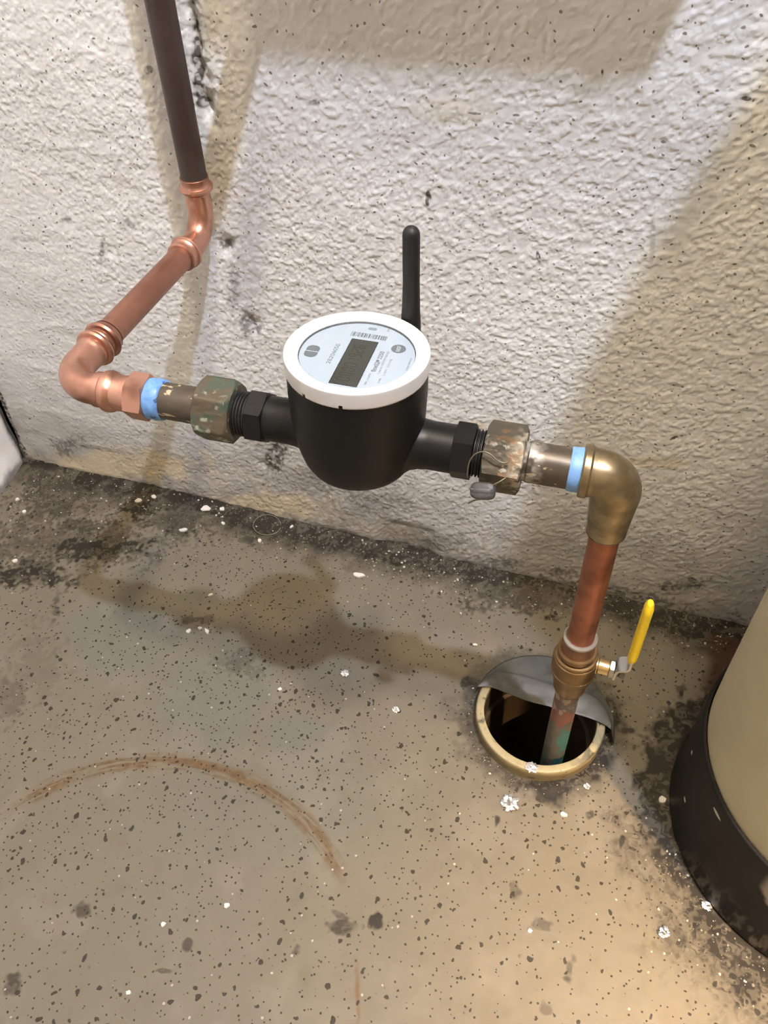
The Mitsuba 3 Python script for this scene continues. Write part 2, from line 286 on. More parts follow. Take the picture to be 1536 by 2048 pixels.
def pvc_c(p, n, uv):
    n1 = fbm(p.x * 80, p.y * 80, p.z * 80); n2 = noise(p.x * 210, p.y * 210, p.z * 210)
    c = mix((.30, .265, .163), (.235, .20, .11), n1)
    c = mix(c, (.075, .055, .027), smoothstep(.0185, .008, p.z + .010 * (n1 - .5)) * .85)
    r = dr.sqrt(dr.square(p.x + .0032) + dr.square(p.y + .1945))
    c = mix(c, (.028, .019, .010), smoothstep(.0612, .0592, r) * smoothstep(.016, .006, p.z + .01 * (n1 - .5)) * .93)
    d = smoothstep(.03, .06, p.x) * smoothstep(-.20, -.215, p.y) * smoothstep(.015, .018, p.z)
    c = mix(c, (.03, .027, .022), .9 * smoothstep(.52, .6, n1 + .12 * n2) * dr.clip(d + .12 * smoothstep(.60, .75, n2), 0, 1))
    return mix(c, (.03, .027, .022), .9 * smoothstep(.80, .84, n2) * smoothstep(.4, .6, n1))
mat('mat_pvc', pvc_c, rough=.45)
mat('mat_sump', (.018, .015, .011), rough=.35)
mat('mat_duct_tape', lambda p, n, uv: mix(mix((.040, .043, .041), (.062, .066, .062), fbm(p.x * 40, p.y * 40, p.z * 40)), (.032, .03, .026), .75 * smoothstep(.52, .68, fbm(p.x * 70, p.y * 70 + 5, p.z * 70))), rough=.45)
mat('mat_solder', (.30, .275, .235), rough=.45, metallic=.4)
mat('mat_steel', (.58, .57, .55), rough=.28, metallic=1.0)
mat('mat_steel_dark', (.16, .15, .14), rough=.4, metallic=.8)
mat('mat_yellow', (.72, .50, .015), rough=.38)
mat('mat_lead', lambda p, n, uv: mix((.055, .055, .057), (.09, .09, .093), fbm(p.x * 200, p.y * 200, p.z * 200)), rough=.5, metallic=.4)
mat('mat_wire', (.17, .15, .11), rough=.5, metallic=.6)
def cream_c(p, n, uv):
    n1 = fbm(p.x * 22, p.y * 22, p.z * 22)
    return mix((.37, .335, .225), (.32, .285, .185), n1)
mat('mat_tank', cream_c, rough=.5, spec=.35)
def boot_c(p, n, uv):
    n1 = fbm(p.x * 60, p.y * 60, p.z * 60); n2 = fbm(p.x * 150, p.y * 150, p.z * 40)
    c = mix((.0055, .0055, .0054), (.009, .0088, .0085), n1)
    band = smoothstep(.011, .003, dr.abs(p.x - .222 + .55 * (p.z - .06) + .016 * (n1 - .5)))
    c = mix(c, (.17, .15, .125), .85 * band * smoothstep(.30, .5, n1) * smoothstep(-.34, -.345, p.y))
    low = smoothstep(.05, .0, p.z + .03 * (n1 - .5)) * smoothstep(-.28, -.33, p.y)
    c = mix(c, (.085, .075, .065), .7 * low * smoothstep(.45, .62, n2))
    f, s, w = voronoi((p.x + p.y) / .02, p.z / .02)
    return mix(c, (.42, .40, .37), .8 * smoothstep(.12, .08, f) * smoothstep(.90, .92, w))
mat('mat_boot', boot_c, rough=.5, spec=.16)
mat('mat_flake', (.52, .505, .465), rough=.55)
mat('mat_foil', (.92, .92, .92), rough=.32, metallic=1.0)
mat('mat_crumb', lambda p, n, uv: mix((.10, .085, .065), (.42, .39, .34), smoothstep(.45, .75, noise(p.x * 170, p.y * 170, 3.0))), rough=.7)
mat('mat_fibre', (.17, .15, .105), rough=.6)
mat('mat_dark_metal', (.10, .10, .10), rough=.4, metallic=.7)
mat('mat_grey_paint', (.30, .30, .29), rough=.5)
scene['mat_bulb'] = {'type': 'diffuse', 'reflectance': {'type': 'rgb', 'value': [.8, .8, .8]}}

# ------------------------------------------------------------------ the room
def grid(us, vs):
    U, V = np.meshgrid(us, vs, indexing='ij'); a = np.arange(U.size).reshape(U.shape)
    q = np.stack([a[:-1, :-1], a[1:, :-1], a[1:, 1:], a[:-1, 1:]], -1).reshape(-1, 4)
    return U.ravel(), V.ravel(), np.vstack([q[:, [0, 1, 2]], q[:, [0, 2, 3]]])

def ridged(p, seed): return 1 - np.abs(2 * meshkit.noise(p, seed) - 1)

XL, XR, YF, ZC = -0.774, 2.0, -2.4, 2.6
# back wall: stippled masonry paint, smoother trowelled at the left, crumbling at the foot
us = np.r_[np.arange(XL, .34, .0013), np.linspace(.34, XR, 40)[1:]]; vs = np.r_[np.arange(-.012, .68, .0013), np.linspace(.69, ZC, 40)]
U, V, F = grid(us, vs)
P = np.stack([U, V, 0 * U], -1)
rough = np.clip(.75 + 1.5 * (U + .55) + .8 * (meshkit.noise(P * 6, 3) - .5), .40, 1.05)
lump = .55 * meshkit.fbm(P * A3(300, 305, 1), 2, 11) + .45 * meshkit.fbm(P * A3(120, 135, 1), 2, 12); lump = np.clip((lump - .36) * 2.9, 0, 1)
lump = lump * lump * (3 - 2 * lump)
H = .00085 * rough * lump + .0004 * rough * meshkit.noise(P * 330, 5) + .006 * meshkit.fbm(P * A3(7, 7, 1), 2, 9) + .0022 * ridged(P * A3(16, 42, 1), 21) * np.clip(1.15 - rough, 0, 1)
foot = np.clip(1 - V / (.045 + .03 * meshkit.noise(P * A3(14, 0, 1), 8)), 0, 1)
H += foot * (.004 * meshkit.fbm(P * 45, 3, 31) + .003) - .004
# spalled plaster at the foot near the middle
pl = np.exp(-((U + .205) / .035) ** 4 - ((V - .018) / .022) ** 4); H -= .0045 * np.clip(pl * 1.6, 0, 1)
# broken groove beside the riser, and dents
gr = np.exp(-((U + .3855 + .004 * (meshkit.noise(P * 60, 41) - .5)) / .0055) ** 2) * np.clip((V - .49) / .02, 0, 1); H -= .006 * gr * (.4 + meshkit.noise(P * 120, 14))
for x, z, r, dep in [(-.393, .387, .008, .005), (-.378, .300, .010, .004), (-.374, .120, .016, .004), (-.390, .09, .013, .004), (-.44, .14, .012, .002), (-.187, .461, .003, .002), (-.53, .36, .006, .002)]:
    H -= dep * np.exp(-((U - x) ** 2 + (V - z) ** 2) / r ** 2) * (.5 + meshkit.noise(P * 200, 77))
wall = trimesh.Trimesh(np.stack([U, -H, V], -1), F[:, ::1], process=False)
add('wall_back', wall, 'mat_wall', 'white painted masonry wall with a bumpy stippled surface and a dirty stained foot', kind='structure', smooth=True)

# left wall: rounded painted masonry that stops short of the back wall with a dark crack
us = np.r_[np.linspace(YF, -.42, 30)[:-1], np.arange(-.42, .004, .003)]; vs = np.r_[np.arange(-.01, .40, .004), np.linspace(.41, ZC, 30)]
U, V, F = grid(us, vs); P = np.stack([U, V, 0 * U], -1)
H = .010 * meshkit.fbm(P * A3(12, 12, 1), 3, 5) + .0015 * meshkit.fbm(P * 90, 2, 6)
edge = np.clip((U + .018) / .018, 0, 1); H -= .010 * edge ** 2
H += .006 * np.clip(1 - V / .04, 0, 1) * meshkit.fbm(P * 40, 3, 8)
add('wall_left', trimesh.Trimesh(np.stack([XL - .006 + H, U, V], -1), F[:, ::-1], process=False), 'mat_wall_left', 'lumpy white painted side wall meeting the back wall at a dark crack', kind='structure', smooth=True)

# floor with the round hole of the sleeve
SX, SY, SRO, SRI, SZ = -.0032, -.1945, .0668, .0580, .018
us = np.r_[np.arange(XL - .02, .46, .0026), np.linspace(.46, XR, 30)[1:]]; vs = np.r_[np.linspace(YF, -.68, 30)[:-1], np.arange(-.68, .012, .0026)]
U, V, F = grid(us, vs); P = np.stack([U, V, 0 * U], -1)
H = .0011 * (meshkit.fbm(P * 18, 3, 2) - .5)
near = np.clip(1 + (V + .006) / (.030 + .034 * meshkit.fbm(P * A3(13, 6, 1), 3, 15)), 0, 1)
left = .45 + .5 * np.clip((-.2 - U) / .3, 0, 1)
crust = near * left * (.0075 * near + .0035 * (meshkit.fbm(P * 75, 4, 17) - .3)); H += crust
H += .0035 * np.exp(-((U + .62) / .13) ** 2 - ((V + .08) / .06) ** 2) * meshkit.fbm(P * 60, 4, 19)
rs = np.hypot(U - SX, V - SY); H += .0030 * np.exp(-((rs - .071) / .008) ** 2) * meshkit.fbm(P * 80, 3, 23)
keep = ~(rs[F] < .0625).all(1)
add('floor', trimesh.Trimesh(np.stack([U, V, H], -1), F[keep], process=False), 'mat_floor', 'speckled beige painted concrete floor with rust marks and grime along the wall', kind='structure', smooth=True)
def flat(pts):
    return trimesh.Trimesh(np.array(pts, float), [[0, 1, 2], [0, 2, 3]], process=False)
add('ceiling', rbox((.61, -1.2, ZC + .05), (2.8, 2.5, .1), .002), 'mat_room', 'plain ceiling above the room, out of the frame', kind='structure')
add('wall_right', rbox((XR + .05, -1.2, 1.29), (.1, 2.5, 2.62), .002), 'mat_room', 'plain side wall out of the frame at the right', kind='structure')
add('wall_front', rbox((.61, YF - .05, 1.29), (2.8, .1, 2.62), .002), 'mat_room', 'plain wall behind the camera', kind='structure')

# ------------------------------------------------------------------ lamps
def bulb(key, label, pos, r, rad):
    thing(key, label, 'lamp')
    s = trimesh.creation.icosphere(3, r); s.apply_translation(pos)
    add(key + '__bulb', s, 'mat_bulb', smooth=True, emitter={'type': 'area', 'radiance': {'type': 'rgb', 'value': list(rad)}})
    top = ZC - .0005
    add(key + '__lamp_holder', lathe(A3(pos[0], pos[1], top), (0, 0, -1), [(0, .05), (.012, .05), (.02, .03), (max(.025, top - pos[2] - r - .001), .016), (max(.025, top - pos[2] - r), .014)], 32), 'mat_white_plastic')
bulb('ceiling_bulb', 'bare white bulb on the ceiling, out of the frame', BULB_POS, BULB_R, BULB_L)
bulb('warm_ceiling_bulb', 'warm bulb on the ceiling near the tank, out of the frame', WARM_POS, WARM_R, WARM_L)
thing('clamp_work_light', 'small metal work light shining on the floor, out of the frame at the right', 'lamp')
wd = WORK_AIM - WORK_POS; wd /= np.linalg.norm(wd)
add('clamp_work_light__shade', lathe(WORK_POS, wd, [(-.05, .012), (-.045, .02), (-.01, .034), (.150, .052), (.150, .050), (-.008, .032)], 40), 'mat_dark_metal')
u_, v_, _ = frame(wd)
disc = loft([circle(WORK_POS + .002 * wd, u_, v_, WORK_R), circle(WORK_POS - .001 * wd, u_, v_, WORK_R)])
add('clamp_work_light__lamp', disc, 'mat_bulb', emitter={'type': 'area', 'radiance': {'type': 'rgb', 'value': list(WORK_L)}})

# ------------------------------------------------------------------ pipe run
Wd = A3(-.4004, -.0205, .4093); Lc = A3(-.40266, -.25794, .40681); Rc = A3(.01449, -.23517, .40267)
MX = (Rc - Lc) / np.linalg.norm(Rc - Lc); OUT = (Lc - Wd) / np.linalg.norm(Lc - Wd); DN = A3(.008826, .026712, -.999604); UP = A3(-.00067, .00234, 1)
VIEW = A3(.0468, -.7341, .6774)
RP = .0111
def bump_at(s, c, w, h): return h * np.exp(-((s - c) / w) ** 2)

add('riser_pipe', tube([Wd + UP * t for t in np.linspace(.045, 1.9, 60)], .0118, 40), 'mat_dark_pipe', 'dark brown oxidised copper pipe rising up the wall from the upper elbow', 'pipe')
# press elbow at the wall
pts, s = bend(Wd + UP * .0545, Wd, Wd + OUT * .0475, .026)
S = s[-1]; lip = np.clip(1 - np.minimum(s, S - s) / .018, 0, 1) ** .5
r = .0116 + .0012 * (np.minimum(s, S - s) < .0135) + sum(bump_at(s, c, .0034, .0024) for c in (.0105, S - .0105)) + bump_at(s, .024, .004, .0004)
add('press_elbow', tube(pts, r, 44), 'mat_copper', 'shiny copper press elbow under the dark riser, close to the wall', 'pipe elbow', smooth=True)
add('press_elbow__crimp_ring', lathe(Wd + UP * .0445, UP, [(-.0028, .0128), (-.002, .0150), (0, .0156), (.002, .0150), (.0028, .0128)], 48), 'mat_copper')
add('press_elbow__crimp_ring', lathe(Wd + OUT * .0370, OUT, [(-.0028, .0128), (-.002, .0150), (0, .0156), (.002, .0150), (.0028, .0128)], 48), 'mat_copper')
add('press_elbow__crimp_ring', lathe(Wd + OUT * .0455, OUT, [(-.0022, .0122), (-.0012, .0138), (.0012, .0138), (.0022, .0122)], 48), 'mat_copper')
add('copper_pipe', tube([Wd + OUT * t for t in np.linspace(.034, .193, 30)], .0113, 44), 'mat_copper_pipe', 'reddish copper pipe running out from the wall between the two press elbows', 'pipe', smooth=True)
# press elbow and female adapter at the left end of the meter run
pts, s = bend(Lc - OUT * .0660, Lc, Lc + MX * .044, .024)
r = .0123 + .0010 * (s < .014) + bump_at(s, .024, .0035, .0009)
add('press_elbow_001', tube(pts, r, 44), 'mat_copper', 'shiny copper press elbow turning from the sloping pipe to the meter run', 'pipe elbow', smooth=True)
for t in (.0585, .047):
    add('press_elbow_001__crimp_ring', lathe(Lc - OUT * t, OUT, [(-.0032, .0130), (-.0022, .0154), (0, .0162), (.0022, .0154), (.0032, .0130)], 48), 'mat_copper')
add('threaded_copper_adapter', lathe(Lc, MX, [(.030, .0124), (.0305, .0136), (.0365, .0138), (.0382, .0154), (.0415, .0160), (.0445, .0155), (.0470, .0139), (.0540, .0137), (.0560, .0143), (.066, .0143)], 60),
    'mat_copper', 'copper press adapter with a hexagonal end beside the blue thread sealant', 'pipe adapter')
add('threaded_copper_adapter__hexagon_collar', hexring(Lc, MX, .0590, .0745, .0158, .012, .25, .0012, ref=VIEW), 'mat_copper')
# left nipple, blue sealant, union nut
def lumpy(a, k): return lambda s_, t: a * (meshkit.noise(np.stack([np.cos(t) * k, np.sin(t) * k, 0 * t + s_ * 400], -1), 3) - .5)
add('brass_nipple', lathe(Lc, MX, [(.070, .0128), (.0825, .0137), (.1185, .0140), (.1195, .0132), (.128, .0132)], 48), 'mat_nipple_left', 'weathered brown brass nipple left of the meter, between blue sealant and greenish nut', 'pipe nipple')
add('brass_nipple__thread_sealant', lathe(Lc, MX, [(.0735, .0120), (.0740, .0150), (.076, .0158), (.079, .0155), (.0815, .0158), (.084, .0153), (.0862, .0150), (.0868, .0130)], 60, wob=lumpy(.0016, 4)), 'mat_blue_sealant', 'smeared blue thread sealant', smooth=True)
add('union_nut', hexring(Lc, MX, .1165, .1445, .0212, .0150, .30, .0030, ref=VIEW), 'mat_nut_green', 'large corroded hexagonal union nut with green patina, left of the meter', 'union nut')
# right nut, nipple, blue tape, elbow
add('union_nut_001', hexring(Lc, MX, .3270, .3545, .0212, .0150, .02, .0020, ref=VIEW), 'mat_nut_grey', 'large grey-brown hexagonal union nut with the seal wire, right of the meter', 'union nut')
add('brass_nipple_001', lathe(Lc, MX, [(.345, .0138), (.3565, .0138), (.3575, .0145), (.3860, .0143), (.396, .0134), (.404, .013)], 48), 'mat_nipple_right', 'dark weathered brass nipple with bright scrapes, right of the meter', 'pipe nipple')
add('brass_nipple_001__thread_tape', lathe(Lc, MX, [(.3845, .0135), (.3850, .0149), (.388, .0152), (.392, .0153), (.3965, .0151), (.3972, .013)], 60, wob=lumpy(.0007, 3)), 'mat_blue_tape', 'light blue thread sealing tape', smooth=True)
pts, s = bend(Rc - MX * .0220, Rc, Rc + DN * .0550, .0150)
r = np.interp(s, [0, .010, .022, .032, .045, s[-1] - .008, s[-1]], [.0168, .0168, .0172, .0172, .0160, .0146, .0143])
add('brass_elbow', tube(pts, r, 56), 'mat_brass', 'tan brass elbow turning the meter run down to the red copper pipe', 'pipe elbow', smooth=True)
add('brass_elbow__collar', lathe(Rc - MX * .0250, MX, [(0, .0140), (.0002, .0176), (.0012, .0184), (.0052, .0184), (.0066, .0172), (.0090, .0168)], 56), 'mat_brass')
# ------------------------------------------------------------------ down pipe, ball valve, old pipe
def dn(t): return Rc + DN * t
add('copper_pipe_001', lathe(Rc, DN, [(.045, RP), (.215, RP)], 44), 'mat_copper_red', 'reddish copper pipe dropping from the brass elbow to the ball valve', 'pipe')
thing('ball_valve', 'brass ball valve with yellow lever handle standing above the drain hole', 'valve')
add('ball_valve__body', lathe(Rc, DN, [(.2085, .0130), (.2085, .0160), (.2092, .0166), (.2130, .0166), (.2138, .0160), (.2142, .0152), (.2160, .0152), (.2164, .0176), (.2172, .0184), (.2198, .0184), (.2205, .0178), (.2212, .0188), (.2235, .0197), (.2300, .0199), (.2372, .0197), (.2378, .0189), (.2392, .0189), (.2396, .0194),
    (.2440, .0190), (.2480, .0178), (.2484, .0170), (.2500, .0168), (.2560, .0158), (.2640, .0150), (.2690, .0146), (.2694, .0118)], 72), 'mat_brass_valve', smooth=25)
add('ball_valve__barrel', lathe(Rc, DN, [(.1925, .0113), (.1925, .0137), (.2145, .0139)], 48), 'mat_brown_barrel', 'dark brown upper barrel of the valve')
add('ball_valve__solder_ring', lathe(Rc, DN, [(.1905, .0108), (.1895, .0125), (.1912, .0142), (.1935, .0142), (.195, .0125)], 48), 'mat_solder', 'whitish solder ring')
VC = dn(.2270)
SX_ = A3(1, 0, 0)
add('ball_valve__stem', lathe(VC, SX_, [(.012, .0078), (.0190, .0078), (.0200, .0068), (.0285, .0068), (.0292, .0060), (.0335, .0055)], 36), 'mat_brass_bright', 'bright brass stem')
add('ball_valve__packing_nut', hexring(VC, SX_, .0290, .0335, .0072, .003, .2, .0008), 'mat_steel', 'steel packing nut')
add('ball_valve__handle_nut', hexring(VC, SX_, .0380, .0425, .0052, .0005, .5, .0008), 'mat_steel_dark')
# lever: a plate on the stem, a step outwards, then a blade in a yellow sleeve
def strip(pts, w, t, side):
    pts = np.asarray(pts, float); tg = np.gradient(pts, axis=0); tg /= np.linalg.norm(tg, axis=1, keepdims=True); side = np.asarray(side, float)
    nn = np.cross(tg, side); nn /= np.linalg.norm(nn, axis=1, keepdims=True)
    w = np.broadcast_to(w, (len(pts),))
    return loft([[p + side * a * ww / 2 + q * b * t / 2 for a, b in ((-1, -1), (1, -1), (1, 1), (-1, 1))] for p, q, ww in zip(pts, nn, w)])
lev = resample([VC + A3(*q) for q in ((.0345, 0, -.0065), (.0347, 0, .0045), (.0362, 0, .0085), (.0428, 0, .0125), (.0444, 0, .0160), (.0445, 0, .024), (.0445, 0, .060), (.0441, 0, .0920))], 70)
add('ball_valve__lever', strip(lev, np.interp(np.arange(70), [0, 10, 16, 24, 69], [.013, .0155, .0155, .0130, .0105]), .0020, (0, -1, 0)), 'mat_steel', 'bare steel lever plate', smooth=50)
slv = np.array([VC + A3(.0441 + .0004 * (1 - q), 0, .0180 + .0805 * q) for q in np.linspace(0, 1, 24)]); slv[:3, 0] -= (.0009, .0004, .0001)
rings = []
for k, q in enumerate(slv):
    t = np.arange(28) * 2 * np.pi / 28; e = min(k, len(slv) - 1 - k); sc = (.55, .86, 1)[min(e, 2)]
    rings.append(q + (np.sign(np.cos(t)) * np.abs(np.cos(t)) ** .7 * .0068 * sc)[:, None] * A3(0, -1, 0) + (np.sin(t) * .0040 * sc)[:, None] * A3(1, 0, 0))
add('ball_valve__grip_sleeve', loft(rings), 'mat_yellow', 'yellow plastic grip sleeve', smooth=50)
add('copper_pipe_002', lathe(Rc, DN, [(.255, RP), (.60, RP), (.735, RP)], 44, wob=lambda s_, t: .0004 * (meshkit.noise(np.stack([np.cos(t) * 3, np.sin(t) * 3, 0 * t + s_ * 90], -1), 4) - .5)), 'mat_old_copper', 'old corroded copper pipe with green patina going down into the drain hole', 'pipe', smooth=True)

# ------------------------------------------------------------------ water meter
M = A3(-.16624, -.24507, .40441)
a_, b_, n_ = A3(.99838, .05424, -.01745), A3(-.0548, .99792, -.03384), A3(.01558, .03474, .99928)
thing('water_meter', 'black water meter with white ring, digital display and stubby antenna between two union nuts', 'water meter')
add('water_meter__body', lathe(M, n_, [(-.0268, 0), (-.0268, .0240), (-.0262, .0285), (-.0246, .0328), (-.0212, .0372), (-.0150, .0406), (-.004, .0437), (.008, .0456), (.020, .0468), (.040, .0474), (.0590, .0472), (.0605, .0440), (.0605, 0)], 96), 'mat_black_plastic')
ring = [(.0582, .0455), (.0580, .0478), (.0590, .0482), (.0685, .0482), (.0693, .0479), (.0695, .0474), (.0695, .0418), (.0692, .0408), (.0678, .0392), (.0674, .0386), (.0668, .0386), (.062, .0400)]
import manifold3d as mf
bez = lathe(M, n_, ring, 120, loop=True, ref=a_)
def to_mf(m): return mf.Manifold(mf.Mesh(np.asarray(m.vertices, np.float32), np.asarray(m.faces, np.uint32)))
bz = to_mf(bez)
for ang in (-118, -86, 40, 150):
    t = math.radians(ang); c = M + .0588 * n_ + .0482 * (math.cos(t) * a_ + math.sin(t) * b_)
    bz = bz - to_mf(rbox(c, (.004, .0026, .0036), .0002, np.stack([math.cos(t) * a_ + math.sin(t) * b_, -math.sin(t) * a_ + math.cos(t) * b_, n_], 1)))
add('water_meter__bezel_ring', bz, 'mat_white_plastic', 'white plastic ring around the dial', smooth=35)
add('water_meter__dial', lathe(M, n_, [(.0605, 0), (.0605, .0386), (.0657, .0386), (.0657, 0)], 96), 'mat_dial', 'pale blue-white dial plate')
add('water_meter__dial__gasket', lathe(M, n_, [(.0655, .0381), (.0655, .0390), (.0668, .0390), (.0668, .0385), (.0660, .0381)], 96, loop=True), 'mat_gasket', 'thin dark gasket line')
add('water_meter__dial_glass', lathe(M, n_, [(.0669, .0001), (.0669, .0388)], 96, cap=False), 'mat_glass', 'clear cover over the dial', smooth=False)
HD = .06572
def on_dial(mesh, lift=0.0):
    """From the sheet (x along the print, y up the print) to the dial: x -> b, y -> -a."""
    v = np.asarray(mesh.vertices); return trimesh.Trimesh(M + (HD + lift) * n_ + v[:, :1] * b_ - v[:, 1:2] * a_ + v[:, 2:] * n_, mesh.faces, process=False)
def sheet(poly, depth=.0001):
    return cat([trimesh.creation.extrude_polygon(g, depth, engine='earcut') for g in (poly.geoms if hasattr(poly, 'geoms') else [poly])])
def text(s_, x, y, length, h, bold=False):
    m = meshkit.text_mesh(s_, h, .0001, bold); w = m.bounds[1][0] - m.bounds[0][0]
    v = np.array(m.vertices); v[:, 0] = (v[:, 0] - m.bounds[0][0]) * length / w + x; v[:, 1] += y
    return trimesh.Trimesh(v, m.faces, process=False)
mm = .001
lcd = sg.box(-34 * mm, -9.8 * mm, 18 * mm, 8.8 * mm).intersection(sg.Point(0, 0).buffer(.0380, 64))
add('water_meter__dial__display_frame', on_dial(sheet(lcd), .00001), 'mat_lcd_edge')
add('water_meter__dial__display', on_dial(sheet(sg.box(-33.4 * mm, -9.1 * mm, 17.2 * mm, 8.2 * mm).intersection(sg.Point(0, 0).buffer(.0376, 64))), .00008), 'mat_lcd', 'dark grey-green liquid crystal display')
SEG = {'0': 'abcdef', '1': 'bc', '2': 'abged', '9': 'abcdfg', '6': 'acdefg'}
def digit(ch, x, y, w, h, t):
    o = []; B = sg.box
    for c in SEG[ch]:
        o.append({'a': B(x + t, y + h - t, x + w - t, y + h), 'g': B(x + t, y + h / 2 - t / 2, x + w - t, y + h / 2 + t / 2), 'd': B(x + t, y, x + w - t, y + t),
                  'f': B(x, y + h / 2 + t / 2, x + t, y + h - t / 2), 'b': B(x + w - t, y + h / 2 + t / 2, x + w, y + h - t / 2), 'e': B(x, y + t / 2, x + t, y + h / 2 - t / 2), 'c': B(x + w - t, y + t / 2, x + w, y + h / 2 - t / 2)}[c])
    return o
segs = []
for i, ch in enumerate('00001926'):
    segs += digit(ch, (-29.5 + i * 5.3) * mm, -3.4 * mm, 3.7 * mm, 8.6 * mm, .75 * mm)
add('water_meter__dial__display_digits', on_dial(sheet(sg.MultiPolygon(segs)), .00016), 'mat_lcd_ink', 'faint dark seven-segment digits 00001926')
add('water_meter__dial__serial_number', on_dial(text('28204050', -13.8 * mm, 14.2 * mm, 23 * mm, 2.8 * mm)), 'mat_print', 'printed serial number 28204050')
half = sg.Point(0, 0).buffer(1, 32)
oval = sg.box(-3.0 * mm, -.6 * mm, 3.0 * mm, .6 * mm).buffer(3.8 * mm, 24)
logo = oval.difference(sg.box(-.45 * mm, -9 * mm, .45 * mm, 9 * mm))
add('water_meter__dial__emblem', on_dial(sheet(sa.translate(logo, -3.3 * mm, 29.9 * mm))), 'mat_print', 'grey oval emblem split in two halves')
rb = random.Random(3); x = 12.0; bars = []
while x > -13:
    w = rb.choice([.35, .35, .7, 1.05]); bars.append(sg.box(21.1 * mm, (x - w) * mm - 1.0 * mm, 26.2 * mm, x * mm - 1.0 * mm)); x -= w + rb.choice([.35, .35, .7])
add('water_meter__dial__barcode', on_dial(sheet(sg.MultiPolygon(bars))), 'mat_print', 'printed barcode')
nsf_t = text('NSF', 0, 0, 6.4 * mm, 2.7 * mm, True)
seal = sg.Point(14.0 * mm, -24.5 * mm).buffer(4.9 * mm, 48)
add('water_meter__dial__certification_mark', on_dial(sheet(seal)), 'mat_print', 'grey round mark reading NSF')
v = np.array(nsf_t.vertices) + A3(14 * mm - 3.2 * mm, -24.5 * mm - 1.35 * mm, .00006); add('water_meter__dial__certification_letters', on_dial(trimesh.Trimesh(v, nsf_t.faces, process=False)), 'mat_dial')
add('water_meter__dial__model_lettering', on_dial(text('flowIQ\u00ae 2250', -15.2 * mm, -16.6 * mm, 23.4 * mm, 2.9 * mm, True)), 'mat_print', 'printed lettering flowIQ 2250')
fine = [text('Type No: 02250F03D8U8', -16.6 * mm, -19.6 * mm, 26 * mm, 1.5 * mm), text('120\u00b0F  100 PSI', -17.7 * mm, -23.6 * mm, 19 * mm, 1.5 * mm), text('SM1  25 GPM', -30 * mm, -14.6 * mm, 12.5 * mm, 1.3 * mm),
        text('25 GPM', -26 * mm, -22.3 * mm, 5 * mm, 1.3 * mm), text('COLD WATER', -8.2 * mm, -36.0 * mm, 14 * mm, 1.3 * mm), text('e1353', 31.8 * mm, -13 * mm, 5.5 * mm, 1.4 * mm)]
add('water_meter__dial__fine_print', on_dial(cat(*fine)), 'mat_print_light', 'rows of small grey print')
add('water_meter__dial__small_mark', on_dial(sheet(sa.translate(sg.box(-.3 * mm, -1.8 * mm, .3 * mm, 1.8 * mm).buffer(1.2 * mm), 32.6 * mm, -1.5 * mm))), 'mat_print_light')
# ports
def port(key, sgn, s_body, s_end, r0, fl, hx, th, hexr, phi):
    O = M; d = MX * sgn
    prof = [(s_body, r0 + fl), (s_body + .004, r0 + fl * .45), (s_body + .010, r0 + fl * .12), (s_body + .016, r0), (hx[0] + .001, r0)]
    k = add(key, lathe(O, d, prof, 64, ref=VIEW), 'mat_black_plastic', smooth=40)
    add(k + '__hexagon_collar', hexring(O, d, hx[0], hx[1], hexr, .010, phi, .0008, ref=VIEW), 'mat_black_plastic')
    tp = [(hx[1] - .001, .0148)]
    s_ = hx[1]
    while s_ < th: tp += [(s_, .0150), (s_ + .0008, .0166), (s_ + .0013, .0166), (s_ + .0021, .0150)]; s_ += .0023
    tp += [(th + .004, .0148)]
    add(k + '__thread', lathe(O, d, tp, 56), 'mat_thread')
port('water_meter__connector', -1, .036, .075, .0165, .004, (.0680, .0815), .096, .0176, .52)
port('water_meter__connector', 1, .036, .075, .0172, .006, (.0690, .0830), .096, .0178, .30)
# antenna behind the ring
AT, AB = A3(-.1440, -.1905, .5370), A3(-.1440, -.1905, .438)
t = np.r_[np.linspace(0, 1, 8) ** 2 * .006, np.linspace(.008, .0995, 24)]
ra = np.where(t < .006, .0057 * np.sqrt(np.clip(1 - ((.006 - t) / .006) ** 2, 0, 1)), np.interp(t, [.006, .040, .060, .072, .0995], [.0057, .0057, .0062, .0070, .0074])) + 1e-5
add('water_meter__antenna', tube([AT - A3(.0 + .012 * max(0, q - .04), 0, q) for q in t], ra, 36), 'mat_black_rubber', 'stubby black rubber antenna standing behind the dial', smooth=True)
add('water_meter__antenna__bracket', rbox(AB + A3(-.003, -.012, .001), (.016, .028, .018), .002), 'mat_black_plastic')

# seal on a wire
thing('wire_seal', 'small dark lead seal hanging on a twisted wire from the right union nut', 'seal')
w1 = spline([(-.0562, -.2595, .4195), (-.0582, -.2602, .4182), (-.0637, -.2606, .4192), (-.0693, -.2594, .4226), (-.0755, -.2588, .4222), (-.0812, -.2597, .4160), (-.0828, -.2612, .4083), (-.0829, -.2618, .3999)], 50)
w2 = spline([(-.0548, -.2615, .4092), (-.0563, -.2622, .4077), (-.0598, -.2657, .4058), (-.0627, -.2669, .4038), (-.0665, -.2684, .4000)], 24)
w3 = spline([(-.0640, -.2680, .3945), (-.0700, -.2665, .3870), (-.076, -.2650, .3825), (-.0800, -.2661, .3792)], 24)
w4 = spline([(-.0745, -.2683, .3973), (-.0785, -.2683, .3963), (-.0795, -.268, .3958)], 8)
for w in (w1, w2, w3, w4): add('wire_seal__wire', tube(w, .00055, 8), 'mat_wire', smooth=True)
sb = trimesh.creation.icosphere(4, 1.0); v = np.array(sb.vertices); v = np.sign(v) * np.abs(v) ** .62
